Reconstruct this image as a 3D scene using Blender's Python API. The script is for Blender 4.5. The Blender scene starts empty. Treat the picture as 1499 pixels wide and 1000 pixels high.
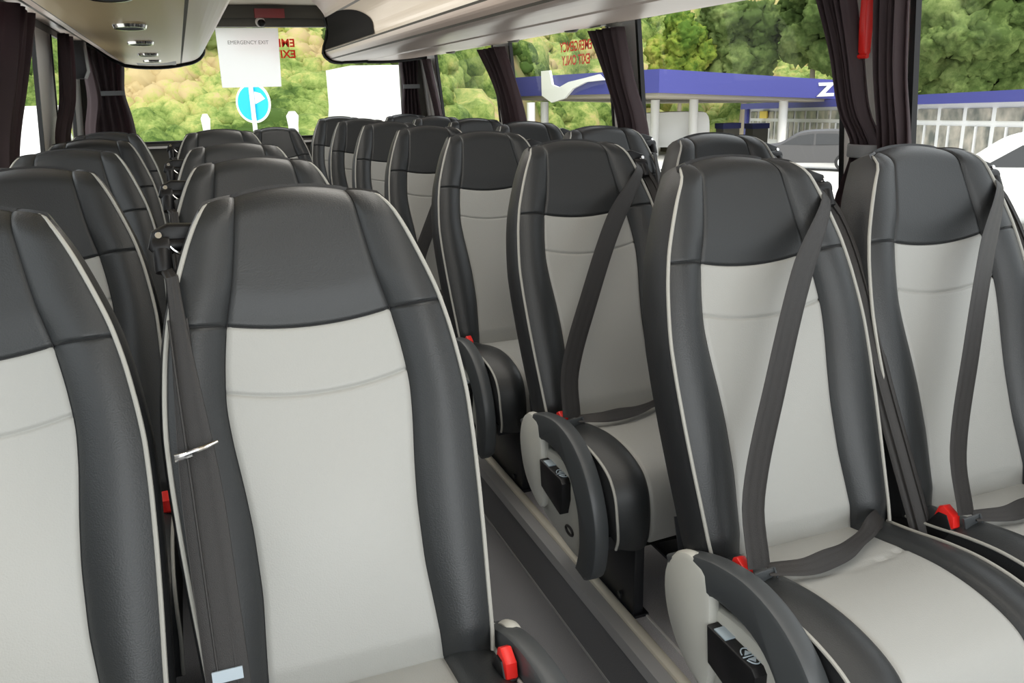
import bpy, bmesh, math, random
import numpy as np
from mathutils import Vector, Matrix, noise
random.seed(7); rng = np.random.default_rng(7)
C = bpy.context.scene.collection
sc = bpy.context.scene
PI = math.pi

# ------------------------------------------------------------------ camera
YAW, PIT, ROLL, FPX, EYE = .3590, .2900, -.0260, 1225.86, 1.27
cy, sy = math.cos(YAW), math.sin(YAW)
fx = Vector((cy, -sy, 0)); fw = Vector((sy*math.cos(PIT), cy*math.cos(PIT), -math.sin(PIT)))
up0 = fx.cross(fw)
RV = math.cos(ROLL)*fx + math.sin(ROLL)*up0; UV = -math.sin(ROLL)*fx + math.cos(ROLL)*up0
cd = bpy.data.cameras.new('camera'); cam = bpy.data.objects.new('camera', cd); C.objects.link(cam)
cd.sensor_width = 36; cd.lens = FPX/1499*36; cd.clip_start = .02; cd.clip_end = 600
m = Matrix((RV, UV, -fw)).transposed().to_4x4(); m.translation = (0, 0, EYE); cam.matrix_world = m
sc.camera = cam
# ------------------------------------------------------------------ world, sun, daylight
w = bpy.data.worlds.new('overcast_sky'); sc.world = w; w.use_nodes = True
wn = w.node_tree.nodes; wl = w.node_tree.links
bg = wn['Background']; bg.inputs[0].default_value = (.93, .97, 1.0, 1); bg.inputs[1].default_value = 1.25
sd = bpy.data.lights.new('sun', 'SUN'); sd.energy = 2.0; sd.angle = math.radians(25); sd.color = (1, .95, .86)
so = bpy.data.objects.new('sun', sd); C.objects.link(so); so.rotation_euler = (math.radians(38), 0, math.radians(-15))
ad = bpy.data.lights.new('windscreen_daylight', 'AREA'); ad.shape = 'RECTANGLE'; ad.size = 2.2; ad.size_y = 1.1; ad.energy = 22; ad.color = (.93, .98, 1)
ao = bpy.data.objects.new('windscreen_daylight', ad); C.objects.link(ao); ao.location = (.5, -1.5, 1.55); ao.rotation_euler = (math.radians(78), 0, 0)
ld = bpy.data.lights.new('added_aisle_fill', 'AREA'); ld.shape = 'RECTANGLE'; ld.size = .30; ld.size_y = 5.6; ld.energy = 15; ld.color = (1, .97, .90)  # added fill light, no fitting modelled here; brightens the floor and window pillars
lo = bpy.data.objects.new('added_aisle_fill', ld); C.objects.link(lo); lo.location = (.57, 2.9, 1.875)
sc.view_settings.view_transform = 'Standard'; sc.view_settings.look = 'None'
sc.view_settings.gamma = 1; sc.view_settings.use_curve_mapping = False
sc.view_settings.exposure = .55
sc.cycles.max_bounces = 8; sc.cycles.diffuse_bounces = 4; sc.cycles.transparent_max_bounces = 16
sc.cycles.sample_clamp_indirect = 6

# ------------------------------------------------------------------ materials
def mat(name, col, rough=.6, metal=0, bump=None, vary=None, trans=None, spec=None):
    m = bpy.data.materials.new(name); m.use_nodes = True
    N = m.node_tree.nodes; L = m.node_tree.links; b = N['Principled BSDF']
    b.inputs['Base Color'].default_value = (*col, 1); b.inputs['Roughness'].default_value = rough; b.inputs['Metallic'].default_value = metal
    if spec is not None: b.inputs['Specular IOR Level'].default_value = spec
    tc = N.new('ShaderNodeTexCoord')
    if vary:
        sc_, c2, det = vary
        n = N.new('ShaderNodeTexNoise'); n.inputs['Scale'].default_value = sc_; n.inputs['Detail'].default_value = det
        r = N.new('ShaderNodeMix'); r.data_type = 'RGBA'; r.inputs[6].default_value = (*col, 1); r.inputs[7].default_value = (*c2, 1)
        mr = N.new('ShaderNodeMapRange'); mr.inputs[1].default_value = .35; mr.inputs[2].default_value = .65
        L.new(tc.outputs['Object'], n.inputs['Vector']); L.new(n.outputs[0], mr.inputs[0]); L.new(mr.outputs[0], r.inputs[0]); L.new(r.outputs[2], b.inputs['Base Color'])
    if bump:
        bs, st = bump
        n = N.new('ShaderNodeTexNoise'); n.inputs['Scale'].default_value = bs; n.inputs['Detail'].default_value = 3
        bp = N.new('ShaderNodeBump'); bp.inputs['Strength'].default_value = st; bp.inputs['Distance'].default_value = .002
        L.new(tc.outputs['Object'], n.inputs['Vector']); L.new(n.outputs[0], bp.inputs['Height']); L.new(bp.outputs[0], b.inputs['Normal'])
    if trans:
        t = N.new('ShaderNodeBsdfTranslucent'); t.inputs[0].default_value = (*trans[1], 1)
        mx = N.new('ShaderNodeMixShader'); mx.inputs[0].default_value = trans[0]
        L.new(b.outputs[0], mx.inputs[1]); L.new(t.outputs[0], mx.inputs[2]); L.new(mx.outputs[0], N['Material Output'].inputs[0])
    return m

M = dict(
 leather=mat('charcoal_leather', (.024, .0265, .028), .42, bump=(420, .25)),
 leather_side=mat('charcoal_leather_side', (.022, .023, .0245), .45, bump=(420, .25)),
 grey=mat('grey_leather', (.385, .388, .368), .42, bump=(420, .22)),
 piping=mat('grey_piping', (.40, .395, .36), .5),
 thread=mat('dark_seam', (.012, .012, .013), .7),
 black=mat('black_plastic', (.009, .009, .010), .42, spec=.35),
 satin=mat('dark_grey_plastic', (.060, .066, .070), .42),
 shell=mat('ivory_plastic', (.58, .58, .53), .38),
 frame=mat('black_powder_coat', (.014, .015, .018), .38),
 belt=mat('belt_webbing', (.024, .022, .021), .5, bump=(900, .4)),
 chrome=mat('chrome', (.7, .7, .7), .15, 1),
 steel=mat('brushed_aluminium', (.95, .90, .76), .4, .2),
 red=mat('red_button', (.75, .02, .015), .35),
 button=mat('pale_blue_button', (.42, .50, .56), .4),
 carpet=mat('grey_speckled_carpet', (.13, .13, .14), .95, vary=(600, (.26, .26, .27), 4), bump=(500, .8)),
 carpet_l=mat('light_speckled_carpet', (.48, .47, .48), .95, vary=(500, (.68, .66, .67), 4), bump=(500, .8)),
 rubber=mat('grey_rubber_edge', (.42, .42, .42), .5),
 wall=mat('grey_wall_lining', (.24, .235, .225), .6),
 pillar=mat('pale_pillar_lining', (.86, .84, .81), .5),
 ceil=mat('beige_ceiling_fabric', (.78, .72, .60), .8),
 rack=mat('beige_rack_plastic', (.66, .59, .49), .35),
 rack_pink=mat('pale_rack_trim', (.74, .62, .55), .3),
 rack_tan=mat('tan_rack_panel', (.58, .45, .25), .3),
 mattblack=mat('matte_black_plastic', (.006, .006, .006), .85, spec=.1),
 header=mat('dark_rear_header', (.10, .095, .08), .6),
 curtain=mat('dark_plum_curtain', (.060, .042, .046), .8, trans=(.16, (.50, .30, .34))),
 tie=mat('grey_curtain_tie', (.24, .25, .26), .7),
 paper=mat('white_paper', (.9, .9, .9), .7, trans=(.85, (.97, .97, .97))),
 ink=mat('grey_ink', (.30, .30, .30), .8),
 redfilm=mat('red_window_film', (.65, .10, .06), .6, trans=(.5, (.9, .12, .05))),
 white=mat('white_paint', (.85, .85, .84), .35),
 dkglass=mat('dark_car_glass', (.03, .032, .035), .5),
 grass_g=mat('shop_window_glass', (.16, .17, .15), .3, vary=(1.6, (.55, .50, .42), 3)),
 tyre=mat('tyre_rubber', (.03, .03, .03), .8),
 hub=mat('alloy_wheel', (.8, .8, .8), .3, .3),
 suv=mat('grey_car_paint', (.085, .083, .085), .6),
 blue=mat('blue_fascia', (.06, .065, .28), .5),
 dkblue=mat('dark_blue_fascia', (.02, .025, .12), .5),
 concrete=mat('canopy_soffit', (.42, .38, .32), .8),
 ground=mat('pale_forecourt', (.62, .61, .58), .9, vary=(.4, (.72, .71, .68), 5)),
 earth=mat('hill_earth', (.24, .16, .07), 1, vary=(.3, (.10, .14, .03), 8)),
 signblue=mat('bright_blue_sign', (.01, .45, .68), .4),
 bark=mat('grey_bark', (.22, .19, .14), .9),
 yellow=mat('yellow_sign', (.75, .55, .08), .5),
)
def foliage(name, cols, big=.12):
    m = bpy.data.materials.new(name); m.use_nodes = True
    N = m.node_tree.nodes; L = m.node_tree.links; b = N['Principled BSDF']; b.inputs['Roughness'].default_value = .9; b.inputs['Specular IOR Level'].default_value = .1
    tc = N.new('ShaderNodeTexCoord')
    n = N.new('ShaderNodeTexNoise'); n.inputs['Scale'].default_value = big; n.inputs['Detail'].default_value = 9; n.inputs['Roughness'].default_value = .78
    r = N.new('ShaderNodeValToRGB'); r.color_ramp.elements[0].position = .34; r.color_ramp.elements[0].color = (*cols[0], 1)
    r.color_ramp.elements[1].position = .68; r.color_ramp.elements[1].color = (*cols[-1], 1)
    for i, c in enumerate(cols[1:-1]):
        e = r.color_ramp.elements.new(.34+.34*(i+1)/(len(cols)-1)); e.color = (*c, 1)
    n2 = N.new('ShaderNodeTexNoise'); n2.inputs['Scale'].default_value = .16; n2.inputs['Detail'].default_value = 3
    a1 = N.new('ShaderNodeMath'); a1.operation = 'MULTIPLY_ADD'; a1.inputs[1].default_value = 1.1; a1.inputs[2].default_value = -.55
    a2 = N.new('ShaderNodeMath'); a2.operation = 'ADD'
    L.new(tc.outputs['Object'], n2.inputs['Vector']); L.new(n2.outputs[0], a1.inputs[0]); L.new(a1.outputs[0], a2.inputs[0]); L.new(n.outputs[0], a2.inputs[1])
    L.new(tc.outputs['Object'], n.inputs['Vector']); L.new(a2.outputs[0], r.inputs[0]); L.new(r.outputs[0], b.inputs['Base Color'])
    return m
M['fol'] = foliage('hillside_foliage', [(.05, .09, .02), (.13, .19, .045), (.22, .28, .08), (.36, .36, .12), (.42, .33, .17)], .9)
M['fol2'] = foliage('dense_green_foliage', [(.06, .095, .025), (.13, .18, .055), (.21, .26, .09)], 1.6)
M['fol3'] = foliage('yellow_green_foliage', [(.07, .13, .02), (.20, .26, .04), (.34, .32, .08)], 1.2)
def glass():
    m = bpy.data.materials.new('window_glass'); m.use_nodes = True
    N = m.node_tree.nodes; L = m.node_tree.links; N.remove(N['Principled BSDF'])
    t = N.new('ShaderNodeBsdfTransparent'); t.inputs[0].default_value = (.97, .98, .97, 1)
    g = N.new('ShaderNodeBsdfGlossy'); g.inputs['Roughness'].default_value = .02; g.inputs[0].default_value = (.35, .35, .35, 1)
    lw = N.new('ShaderNodeLayerWeight'); lw.inputs[0].default_value = .12; f = N.new('ShaderNodeMath'); f.operation = 'MULTIPLY'; f.inputs[1].default_value = .30; L.new(lw.outputs['Facing'], f.inputs[0])
    x = N.new('ShaderNodeMixShader'); L.new(f.outputs[0], x.inputs[0]); L.new(t.outputs[0], x.inputs[1]); L.new(g.outputs[0], x.inputs[2]); L.new(x.outputs[0], N['Material Output'].inputs[0])
    return m
M['glass'] = glass()

# ------------------------------------------------------------------ mesh helpers
class MB:
    def __init__(s): s.v = []; s.f = []; s.fm = []
    def add(s, vs, fs, mi=0):
        o = len(s.v); s.v += [tuple(v) for v in vs]; s.f += [tuple(i+o for i in f) for f in fs]; s.fm += [mi]*len(fs); return s
    def grid(s, P, mi=0, flip=False, closed=False):
        R = len(P); K = len(P[0]); vs = [p for r in P for p in r]; fs = []
        for i in range(R-1):
            for j in range(K if closed else K-1):
                k = (j+1) % K
                q = (i*K+j, i*K+k, (i+1)*K+k, (i+1)*K+j); fs.append(q[::-1] if flip else q)
        return s.add(vs, fs, mi)
    def box(s, a, b, mi=0):
        x0, y0, z0 = a; x1, y1, z1 = b
        return s.add([(x0,y0,z0),(x1,y0,z0),(x1,y1,z0),(x0,y1,z0),(x0,y0,z1),(x1,y0,z1),(x1,y1,z1),(x0,y1,z1)],
              [(0,3,2,1),(4,5,6,7),(0,1,5,4),(1,2,6,5),(2,3,7,6),(3,0,4,7)], mi)
    def prism(s, poly, x0, x1, axis='x', mi=0, bev=0):
        n = len(poly)
        def pt(u, a, b): return (u, a, b) if axis == 'x' else ((a, u, b) if axis == 'y' else (a, b, u))
        if bev:
            cx = sum(p[0] for p in poly)/n; 
            def inset(poly, d):
                out = []
                for i in range(n):
                    p0 = Vector(poly[i-1]); p1 = Vector(poly[i]); p2 = Vector(poly[(i+1) % n])
                    e1 = (p1-p0).normalized(); e2 = (p2-p1).normalized(); t = (e1+e2)
                    if t.length < 1e-6: t = e1
                    t.normalize(); nn = Vector((-t.y, t.x)); out.append(p1+nn*d*SG)
                return out
            area = sum(poly[i-1][0]*poly[i][1]-poly[i][0]*poly[i-1][1] for i in range(n)); SG = 1 if area > 0 else -1
            rings = [[pt(x0, *p) for p in inset(poly, bev)], [pt(x0+(bev if x1 > x0 else -bev)*.35, *p) for p in inset(poly, bev*.3)], [pt(x0+(bev if x1 > x0 else -bev), *p) for p in poly],
                     [pt(x1-(bev if x1 > x0 else -bev), *p) for p in poly], [pt(x1-(bev if x1 > x0 else -bev)*.35, *p) for p in inset(poly, bev*.3)], [pt(x1, *p) for p in inset(poly, bev)]]
        else: rings = [[pt(x0, *p) for p in poly], [pt(x1, *p) for p in poly]]
        o = len(s.v); s.grid(rings, mi, closed=True); k = len(rings)
        s.f += [tuple(o+i for i in range(n))[::-1], tuple(o+(k-1)*n+i for i in range(n))]; s.fm += [mi, mi]
        return s
    def tube(s, pts, r, seg=8, mi=0, cap=True):
        pts = [Vector(p) for p in pts]; rings = []
        ref = None
        for i, p in enumerate(pts):
            t = (pts[min(i+1, len(pts)-1)]-pts[max(i-1, 0)]).normalized()
            if ref is None: ref = t.orthogonal().normalized()
            ref = (ref-t*ref.dot(t)).normalized(); b = t.cross(ref)
            rr = r[i] if isinstance(r, (list, tuple)) else r
            rings.append([p+(ref*math.cos(2*PI*k/seg)+b*math.sin(2*PI*k/seg))*rr for k in range(seg)])
        o = len(s.v); s.grid(rings, mi, closed=True)
        if cap: s.f += [tuple(o+k for k in range(seg))[::-1], tuple(o+(len(pts)-1)*seg+k for k in range(seg))]; s.fm += [mi, mi]
        return s
    def disc(s, c, ax, r, h, seg=24, mi=0, r2=None):
        c = Vector(c); ax = Vector(ax).normalized(); a = ax.orthogonal().normalized(); b = ax.cross(a); r2 = r if r2 is None else r2
        rings = [[c+(a*math.cos(2*PI*k/seg)+b*math.sin(2*PI*k/seg))*q+ax*d for k in range(seg)] for q, d in ((r*.93, 0), (r, h*.1), (r2, h*.9), (r2*.93, h))]
        o = len(s.v); s.grid(rings, mi, closed=True); s.f += [tuple(o+k for k in range(seg))[::-1], tuple(o+3*seg+k for k in range(seg))]; s.fm += [mi, mi]; return s
    def mesh(s, name, mats, smooth=True, mirror=False, recalc=True):
        me = bpy.data.meshes.new(name); v = [(-a, b, c) for a, b, c in s.v] if mirror else s.v
        f = [q[::-1] for q in s.f] if mirror else s.f
        me.from_pydata([tuple(p) for p in v], [], f); me.polygons.foreach_set('material_index', s.fm)
        for m_ in (mats if isinstance(mats, list) else [mats]): me.materials.append(m_)
        if recalc:
            bm = bmesh.new(); bm.from_mesh(me); bmesh.ops.recalc_face_normals(bm, faces=bm.faces); bm.to_mesh(me); bm.free()
        if smooth:
            me.polygons.foreach_set('use_smooth', [True]*len(me.polygons)); me.set_sharp_from_angle(angle=math.radians(38))
        return me
    def build(s, name, mats, parent=None, **k): return link(name, s.mesh(name, mats, **k), parent)
def link(name, me, parent=None):
    o = bpy.data.objects.new(name, me); C.objects.link(o)
    if parent: o.parent = parent
    return o
def tag(o, label=None, cat=None, group=None, kind=None):
    if label: o['label'] = label
    if cat: o['category'] = cat
    if group: o['group'] = group
    if kind: o['kind'] = kind
    return o
def empty(name, loc, rz=0, **k):
    o = bpy.data.objects.new(name, None); C.objects.link(o); o.location = loc; o.rotation_euler = (0, 0, rz); return tag(o, **k)
def struct(name, b, m_, **k): o = b.build(name, m_, **k); o['kind'] = 'structure'; return o
def lerp(a, b, t): return a+(b-a)*t
def interp(tab, x):
    xs = [p[0] for p in tab]; return float(np.interp(x, xs, [p[1] for p in tab]))
def smooth_curve(pts, n):
    P = np.array(pts, float); d = np.r_[0, np.cumsum(np.linalg.norm(np.diff(P, axis=0), axis=1))]
    out = []
    T = np.zeros_like(P); T[1:-1] = (P[2:]-P[:-2])/(d[2:]-d[:-2])[:, None]; T[0] = (P[1]-P[0])/(d[1]-d[0]); T[-1] = (P[-1]-P[-2])/(d[-1]-d[-2])
    for u in np.linspace(0, d[-1], n):
        i = min(max(np.searchsorted(d, u)-1, 0), len(P)-2); h = d[i+1]-d[i]; t = (u-d[i])/h
        out.append(tuple((2*t**3-3*t**2+1)*P[i]+(t**3-2*t**2+t)*h*T[i]+(-2*t**3+3*t**2)*P[i+1]+(t**3-t**2)*h*T[i+1]))
    return out
def ribbon(pts, wid, side, th=.0022):
    """flat strap through pts, wid wide along side vector(s), with thickness and two woven ridges"""
    b = MB(); P = [Vector(p) for p in pts]; K = 9; top = []; bot = []
    for i, p in enumerate(P):
        t = (P[min(i+1, len(P)-1)]-P[max(i-1, 0)]).normalized(); s = Vector(side(i/(len(P)-1)) if callable(side) else side); s = (s-t*s.dot(t)).normalized(); n = s.cross(t).normalized()
        ww = wid(i/(len(P)-1)) if callable(wid) else wid
        r = []; q = []
        for j in range(K):
            u = j/(K-1)*2-1; e = (1-abs(u)**6)*th*.5+.0003+.0006*math.cos(u*PI*3)
            r.append(p+s*u*ww/2+n*e); q.append(p+s*u*ww/2-n*e)
        top.append(r+q[::-1])
    o = 0; b.grid(top, closed=True); k = len(top[0]); n_ = len(top)
    b.f += [tuple(range(k))[::-1], tuple((n_-1)*k+i for i in range(k))]; b.fm += [0, 0]
    return b

# ------------------------------------------------------------------ the seat (local frame: x across, +y to the rear of the bus, z up; origin on the floor)
SL = Vector((0, .3432, .9393)); NV = Vector((0, -.9393, .3432)); O0 = Vector((0, -.247, .462))
def BP(x, s, n): return O0+Vector((x, 0, 0))+SL*s+NV*n
WT = [(-.03, .200), (0, .205), (.07, .209), (.15, .214), (.23, .218), (.31, .2205), (.38, .2205), (.43, .216), (.49, .208), (.547, .196), (.6, .178), (.65, .159), (.685, .142), (.715, .124), (.75, .110)]
IT = [(-.03, .131), (0, .130), (.065, .126), (.13, .121), (.225, .122), (.29, .127), (.355, .134), (.41, .137), (.47, .131), (.528, .1215), (.58, .108), (.63, .099), (.685, .091), (.73, .085), (.76, .082)]
from functools import lru_cache
def smt(tab):
    xs = np.linspace(tab[0][0], tab[-1][0], 160); ys = np.interp(xs, [p[0] for p in tab], [p[1] for p in tab]); k = np.hanning(15); k /= k.sum()
    yy = np.convolve(np.pad(ys, 7, mode='edge'), k, 'valid'); return lambda s: float(np.interp(s, xs, yy))
Wf, If = smt(WT), smt(IT)
def Tf(x): return .713+.026*(1-min(1, (x/.124)**2))
def Gf(x): return .514+.0125*(x/.121)**2 if abs(x) < .1215 else .5265+.05*(abs(x)-.1215)
def Qf(x): return .411+.018*(x/.133)**2
def ss(t): t = max(0, min(1, t)); return t*t*(3-2*t)
def dip(d, wd=.0035, h=.0045): return h*math.exp(-(d/wd)**2)
def topround(x, s): d = (s-(Tf(x)-.045))/.045; return .045*max(0, d)**2.2
def n_center(x, s):
    I = If(s); c = (x/I)**2; n = -.014-.006*(1-c)
    n += .016*math.exp(-((s-.18)/.16)**2)*(1-c)          # lumbar swell
    n -= dip(I-abs(x), .0028, .0035)
    n -= dip(s-Qf(x), .003, .0035)*(1 if s < Gf(x) else 0)
    n -= dip(s-Gf(x), .0028, .0035)
    if s > Gf(x): n += .006*ss((s-Gf(x))/.06)*(1-.25*c) - .002*ss((s-Gf(x)-.1)/.1)
    if s < .02: n -= .25*(.02-s)
    return n-topround(x, s)
def n_bol(x, s):
    I, W = If(s), Wf(s); u = max(0, min(1, (abs(x)-I)/(W-I)))
    amp = .015*ss((.72-s)/.25)*.8+.006
    a = -.014+(.005*ss((s-.53)/.06)*(1-u))
    n = lerp(a, -.001, ss(u))+amp*math.sin(PI*min(1, u**.85))
    n -= dip(abs(x)-I, .0028, .0035)*(1 if u < .5 else 0)
    n -= dip(s-Gf(x), .0025, .004)
    if s < .02: n -= .25*(.02-s)
    return n-topround(x, s)*(1-.4*u)
def region(xf, s0, s1, nf, R, K):
    return [[BP(x, s, nf(x, s)) for j in range(K) for x, s in [xf(i/(R-1), j/(K-1), s0, s1)]] for i in range(R)]
def c_xf(v, u, s0, s1):
    u = u*2-1; u = math.copysign(abs(u)**.8, u) if abs(u) > 0 else 0
    s = lerp(.3, .7, v); 
    sm = lerp(s0(0), s1(0), v); x = u*If(sm)
    for _ in range(3): s = lerp(s0(x), s1(x), v); x = u*If(s)
    return x, s
def dense(v, ends=1):  # crowd rows to both ends, where the seams are
    return .5-.5*math.cos(PI*v)
def seat_meshes(mirror):
    R = {}
    def mk(key, mb, mats, **k): R[key] = mb.mesh(key, mats, mirror=mirror, **k)
    b = MB(); b.grid(region(lambda v, u, a, c: c_xf(dense(v), u, a, c), lambda x: -.028, Qf, n_center, 70, 41)); b.grid(region(lambda v, u, a, c: c_xf(dense(v), u, a, c), Qf, Gf, n_center, 26, 41))
    mk('back_panel', b, M['grey'])
    b = MB(); b.grid(region(lambda v, u, a, c: c_xf(dense(v), u, a, c), Gf, Tf, n_center, 46, 41)); mk('headrest', b, M['leather'])
    # bolsters, sides, rear shell
    b = MB()
    for sg in (-1, 1):
        def xf(v, u, s0, s1):
            v = dense(v); x = sg*.16; s = 0
            for _ in range(4): s = lerp(s0(x), s1(x), v); x = sg*lerp(If(s), Wf(s), u)
            return x, s
        b.grid(region(xf, lambda x: -.028, Gf, n_bol, 60, 15), flip=sg < 0)
        b.grid(region(xf, Gf, lambda x: Tf(min(abs(x), .124)), n_bol, 34, 15), flip=sg < 0)
    out = [(-Wf(s), s) for s in np.linspace(-.028, .713, 60)]+[(x, Tf(x)) for x in np.linspace(-.124, .124, 26)[1:-1]]+[(Wf(s), s) for s in np.linspace(.713, -.028, 60)]
    rings = []
    for off, dn, sh in ((0, None, 0), (.003, -.004, 0), (.009, -.022, .004), (.010, -.06, .006), (.004, -.092, .004), (-.018, -.108, -.012), (-.06, -.112, -.05)):
        r = []
        for x, s in out:
            top = ss((s-.66)/.05)
            n0 = n_bol(x, s) if abs(x) > If(s) else n_center(x, s)
            n = n0 if dn is None else lerp(dn, min(dn, n0-.005), 1)
            ox = off*(1-top*.4)*(1 if x > 0 else -1 if x < 0 else 0)*(1 if abs(x) > .02 else abs(x)/.02)
            r.append(BP(x+ox, s+(sh*top if dn is not None else 0)-(0 if s > .01 else 0), n))
        rings.append(r)
    b.grid(rings, mi=1); o = len(b.v)-len(out); b.f.append(tuple(range(o, o+len(out)))); b.fm.append(1)
    # closed bottom
    k = len(out); base = len(b.v)
    for r in rings: b.v += [tuple(r[0]), tuple(r[-1])]
    for i in range(len(rings)-1): a = base+2*i; b.f.append((a, a+1, a+3, a+2)); b.fm.append(1)
    mk('backrest', b, [M['leather'], M['leather_side']], recalc=False)
    for sg, nm in ((-1, 'piping'), (1, 'piping_b')):
        b = MB(); p = [BP(sg*(Wf(s)+.001), s, .0-topround(.12*sg, s)*.75) for s in np.linspace(-.022, .706, 50)]
        p += [BP(sg*.122, .714, -.034), BP(sg*.117, .718, -.045)]
        b.tube(p, [.0035]*44+[.0035-.0002*k for k in range(6)]+[.0022, .0015], 8)
        mk(nm, b, M['piping'])
    # seam threads pressed along the leather
    b = MB()
    for sg in (-1, 1): b.tube([BP(sg*If(s), s, n_center(sg*If(s), s)+.0002) for s in np.linspace(-.02, .725, 60)], .0008, 5)
    b.tube([BP(x, Gf(x), n_center(x, Gf(x)-1e-4)+.0006) for x in np.linspace(-.12, .12, 30)], .0012, 5)
    for sg in (-1, 1): b.tube([BP(sg*x, Gf(x), n_bol(x, Gf(x))+.0004) for x in np.linspace(.122, Wf(.53)-.002, 10)], .0011, 5)
    mk('seam', b, M['thread'])
    # cushion
    prof = smooth_curve([(-.17, .425), (-.25, .437), (-.31, .447), (-.385, .462), (-.46, .470), (-.54, .464), (-.605, .442), (-.636, .405), (-.648, .35), (-.645, .30), (-.632, .268)], 70)
    nrm = []
    for i in range(len(prof)):
        a = prof[max(i-1, 0)]; c = prof[min(i+1, len(prof)-1)]; t = Vector((c[0]-a[0], c[1]-a[1])).normalized(); nrm.append((t.y, -t.x))
    def CW(i): return .208-.006*ss((i-58)/11)
    def CI(i): return .131-.008*ss((i-10)/40)
    def CPt(i, x, h): p, q = prof[i], nrm[i]; return (x, p[0]-abs(0)+(-q[0])*-1*h*-1 if False else p[0]+q[0]*-h*(-1 if q[1] < 0 else 1)*(-1)*0+q0(i)[0]*h, p[1]+q0(i)[1]*h)
    def q0(i):
        a = prof[max(i-1, 0)]; c = prof[min(i+1, len(prof)-1)]; ty, tz = c[0]-a[0], c[1]-a[1]; l = math.hypot(ty, tz) or 1
        return (tz/l, -ty/l)      # outward: up on top, forward at the front
    def cn(i, x):
        u = abs(x)/CI(i); d = prof[i][0]
        h = -.004*(1-u*u)-dip(CI(i)-abs(x), .004, .005)
        h -= dip(d+.383-.02*(x/.13)**2, .004, .005)*(1 if i < 40 else 0)
        h += .010*math.exp(-((d+.30)/.05)**2)*(1-u*u) 
        return h
    def cb(i, x):
        I, W = CI(i), CW(i); u = (abs(x)-I)/(W-I); return .014*math.sin(PI*u**.8)-dip(abs(x)-I, .004, .005)-.004*u
    n_ = len(prof)
    b = MB(); b.grid([[CPt(i, x, cn(i, x)) for x in [CI(i)*math.sin(PI/2*t) for t in np.linspace(-1, 1, 33)]] for i in range(n_)]); mk('seat_panel', b, M['grey'])
    b = MB()
    for sg in (-1, 1):
        b.grid([[CPt(i, sg*x, cb(i, x)) for x in np.linspace(CI(i), CW(i), 13)] for i in range(n_)], flip=sg > 0)
        b.grid([[CPt(i, sg*CW(i), -.004), (sg*(CW(i)+.003), prof[i][0]+.004, lerp(prof[i][1], .266, .3)), (sg*(CW(i)-.002), max(prof[i][0], -.632), lerp(prof[i][1], .266, .85)), (sg*.16, max(prof[i][0], -.62), .262)] for i in range(n_)], mi=1)
    b.grid([[(-.16, prof[i][0], .262), (.16, prof[i][0], .262)] for i in (0, n_-1)], mi=1)
    mk('cushion', b, [M['leather'], M['leather_side']])
    for sg, nm in ((-1, 'cushion_piping'), (1, 'cushion_piping_b')):
        b = MB(); b.tube([CPt(i, sg*(CW(i)+.001), -.002) for i in range(8, n_)], .0034, 8); mk(nm, b, M['piping'])
    # frame and pedestals
    b = MB(); b.box((-.19, -.57, .232), (.19, -.14, .266)); b.tube([(-.2, -.16, .25), (-.2, -.16, .40), (-.19, -.12, .47)], .014, 8); b.tube([(.2, -.16, .25), (.2, -.16, .40), (.19, -.12, .47)], .014, 8)
    mk('seat_frame', b, M['frame'])
    for nm, x in (('pedestal', -.10), ('rear_pedestal', .13)):
        b = MB(); b.prism([(-.535, .235), (-.16, .235), (-.20, .02), (-.22, 0), (-.53, 0), (-.535, .02)], x, x+.028, bev=.004)
        b.box((x+.006, -.43, .05), (x+.034, -.30, .2)); b.disc((x-.002, -.47, .03), (-1, 0, 0), .009, .006, 10); b.box((x-.012, -.54, 0), (x+.04, -.20, .008))
        mk(nm, b, M['frame'])
    # armrest (dark band) and ivory side panel on the aisle side (-x)
    arch = smooth_curve([(-.165, .425), (-.21, .452), (-.27, .478), (-.33, .495), (-.41, .504), (-.485, .490), (-.545, .455), (-.59, .40), (-.618, .33), (-.62, .26), (-.60, .19), (-.56, .158)], 34)
    inner = smooth_curve([(-.51, .166), (-.53, .23), (-.53, .29), (-.512, .345), (-.475, .395), (-.43, .420), (-.37, .427), (-.31, .420), (-.285, .395), (-.28, .355), (-.245, .35), (-.2, .385)], 34)
    b = MB(); b.prism(arch+inner, -.252, -.2125, bev=.009); mk('armrest', b, M['satin'])
    shell = smooth_curve([(-.245, .452), (-.205, .448), (-.165, .425), (-.14, .385), (-.135, .335), (-.155, .275), (-.20, .228), (-.30, .196), (-.42, .178), (-.50, .180), (-.532, .23), (-.53, .29), (-.512, .345), (-.475, .385), (-.42, .398), (-.36, .398), (-.30, .392), (-.285, .40), (-.28, .43)], 60)
    b = MB(); b.prism(shell, -.234, -.2135, bev=.007)
    bulb = smooth_curve([(-.255, .450), (-.205, .452), (-.160, .428), (-.132, .385), (-.128, .335), (-.15, .27), (-.20, .222), (-.27, .20), (-.29, .25), (-.285, .33), (-.28, .40), (-.27, .44)], 44)
    b.prism([((1.377+a)*.97-1.377, 1.27-(1.27-c)*.97-.006) for a, c in bulb], -.254, -.226, bev=.011); mk('side_panel', b, M['shell'])
    b = MB(); b.prism([(-.325, .30), (-.318, .372), (-.445, .372), (-.455, .362), (-.455, .318), (-.44, .275)], -.258, -.222, bev=.003); mk('control_box', b, M['black'])
    b = MB(); b.box((-.254, -.368, .371), (-.228, -.335, .3745)); mk('recline_button', b, M['button'])
    b = MB()
    b.tube([(-.240+.0120*math.cos(a), -.418+.021*math.sin(a), .3735) for a in np.linspace(.35, PI-.35, 12)], .0012, 5)
    b.tube([(-.240+.0120*math.cos(a), -.418+.021*math.sin(a), .3735) for a in np.linspace(PI+.35, 2*PI-.35, 12)], .0012, 5)
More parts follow.
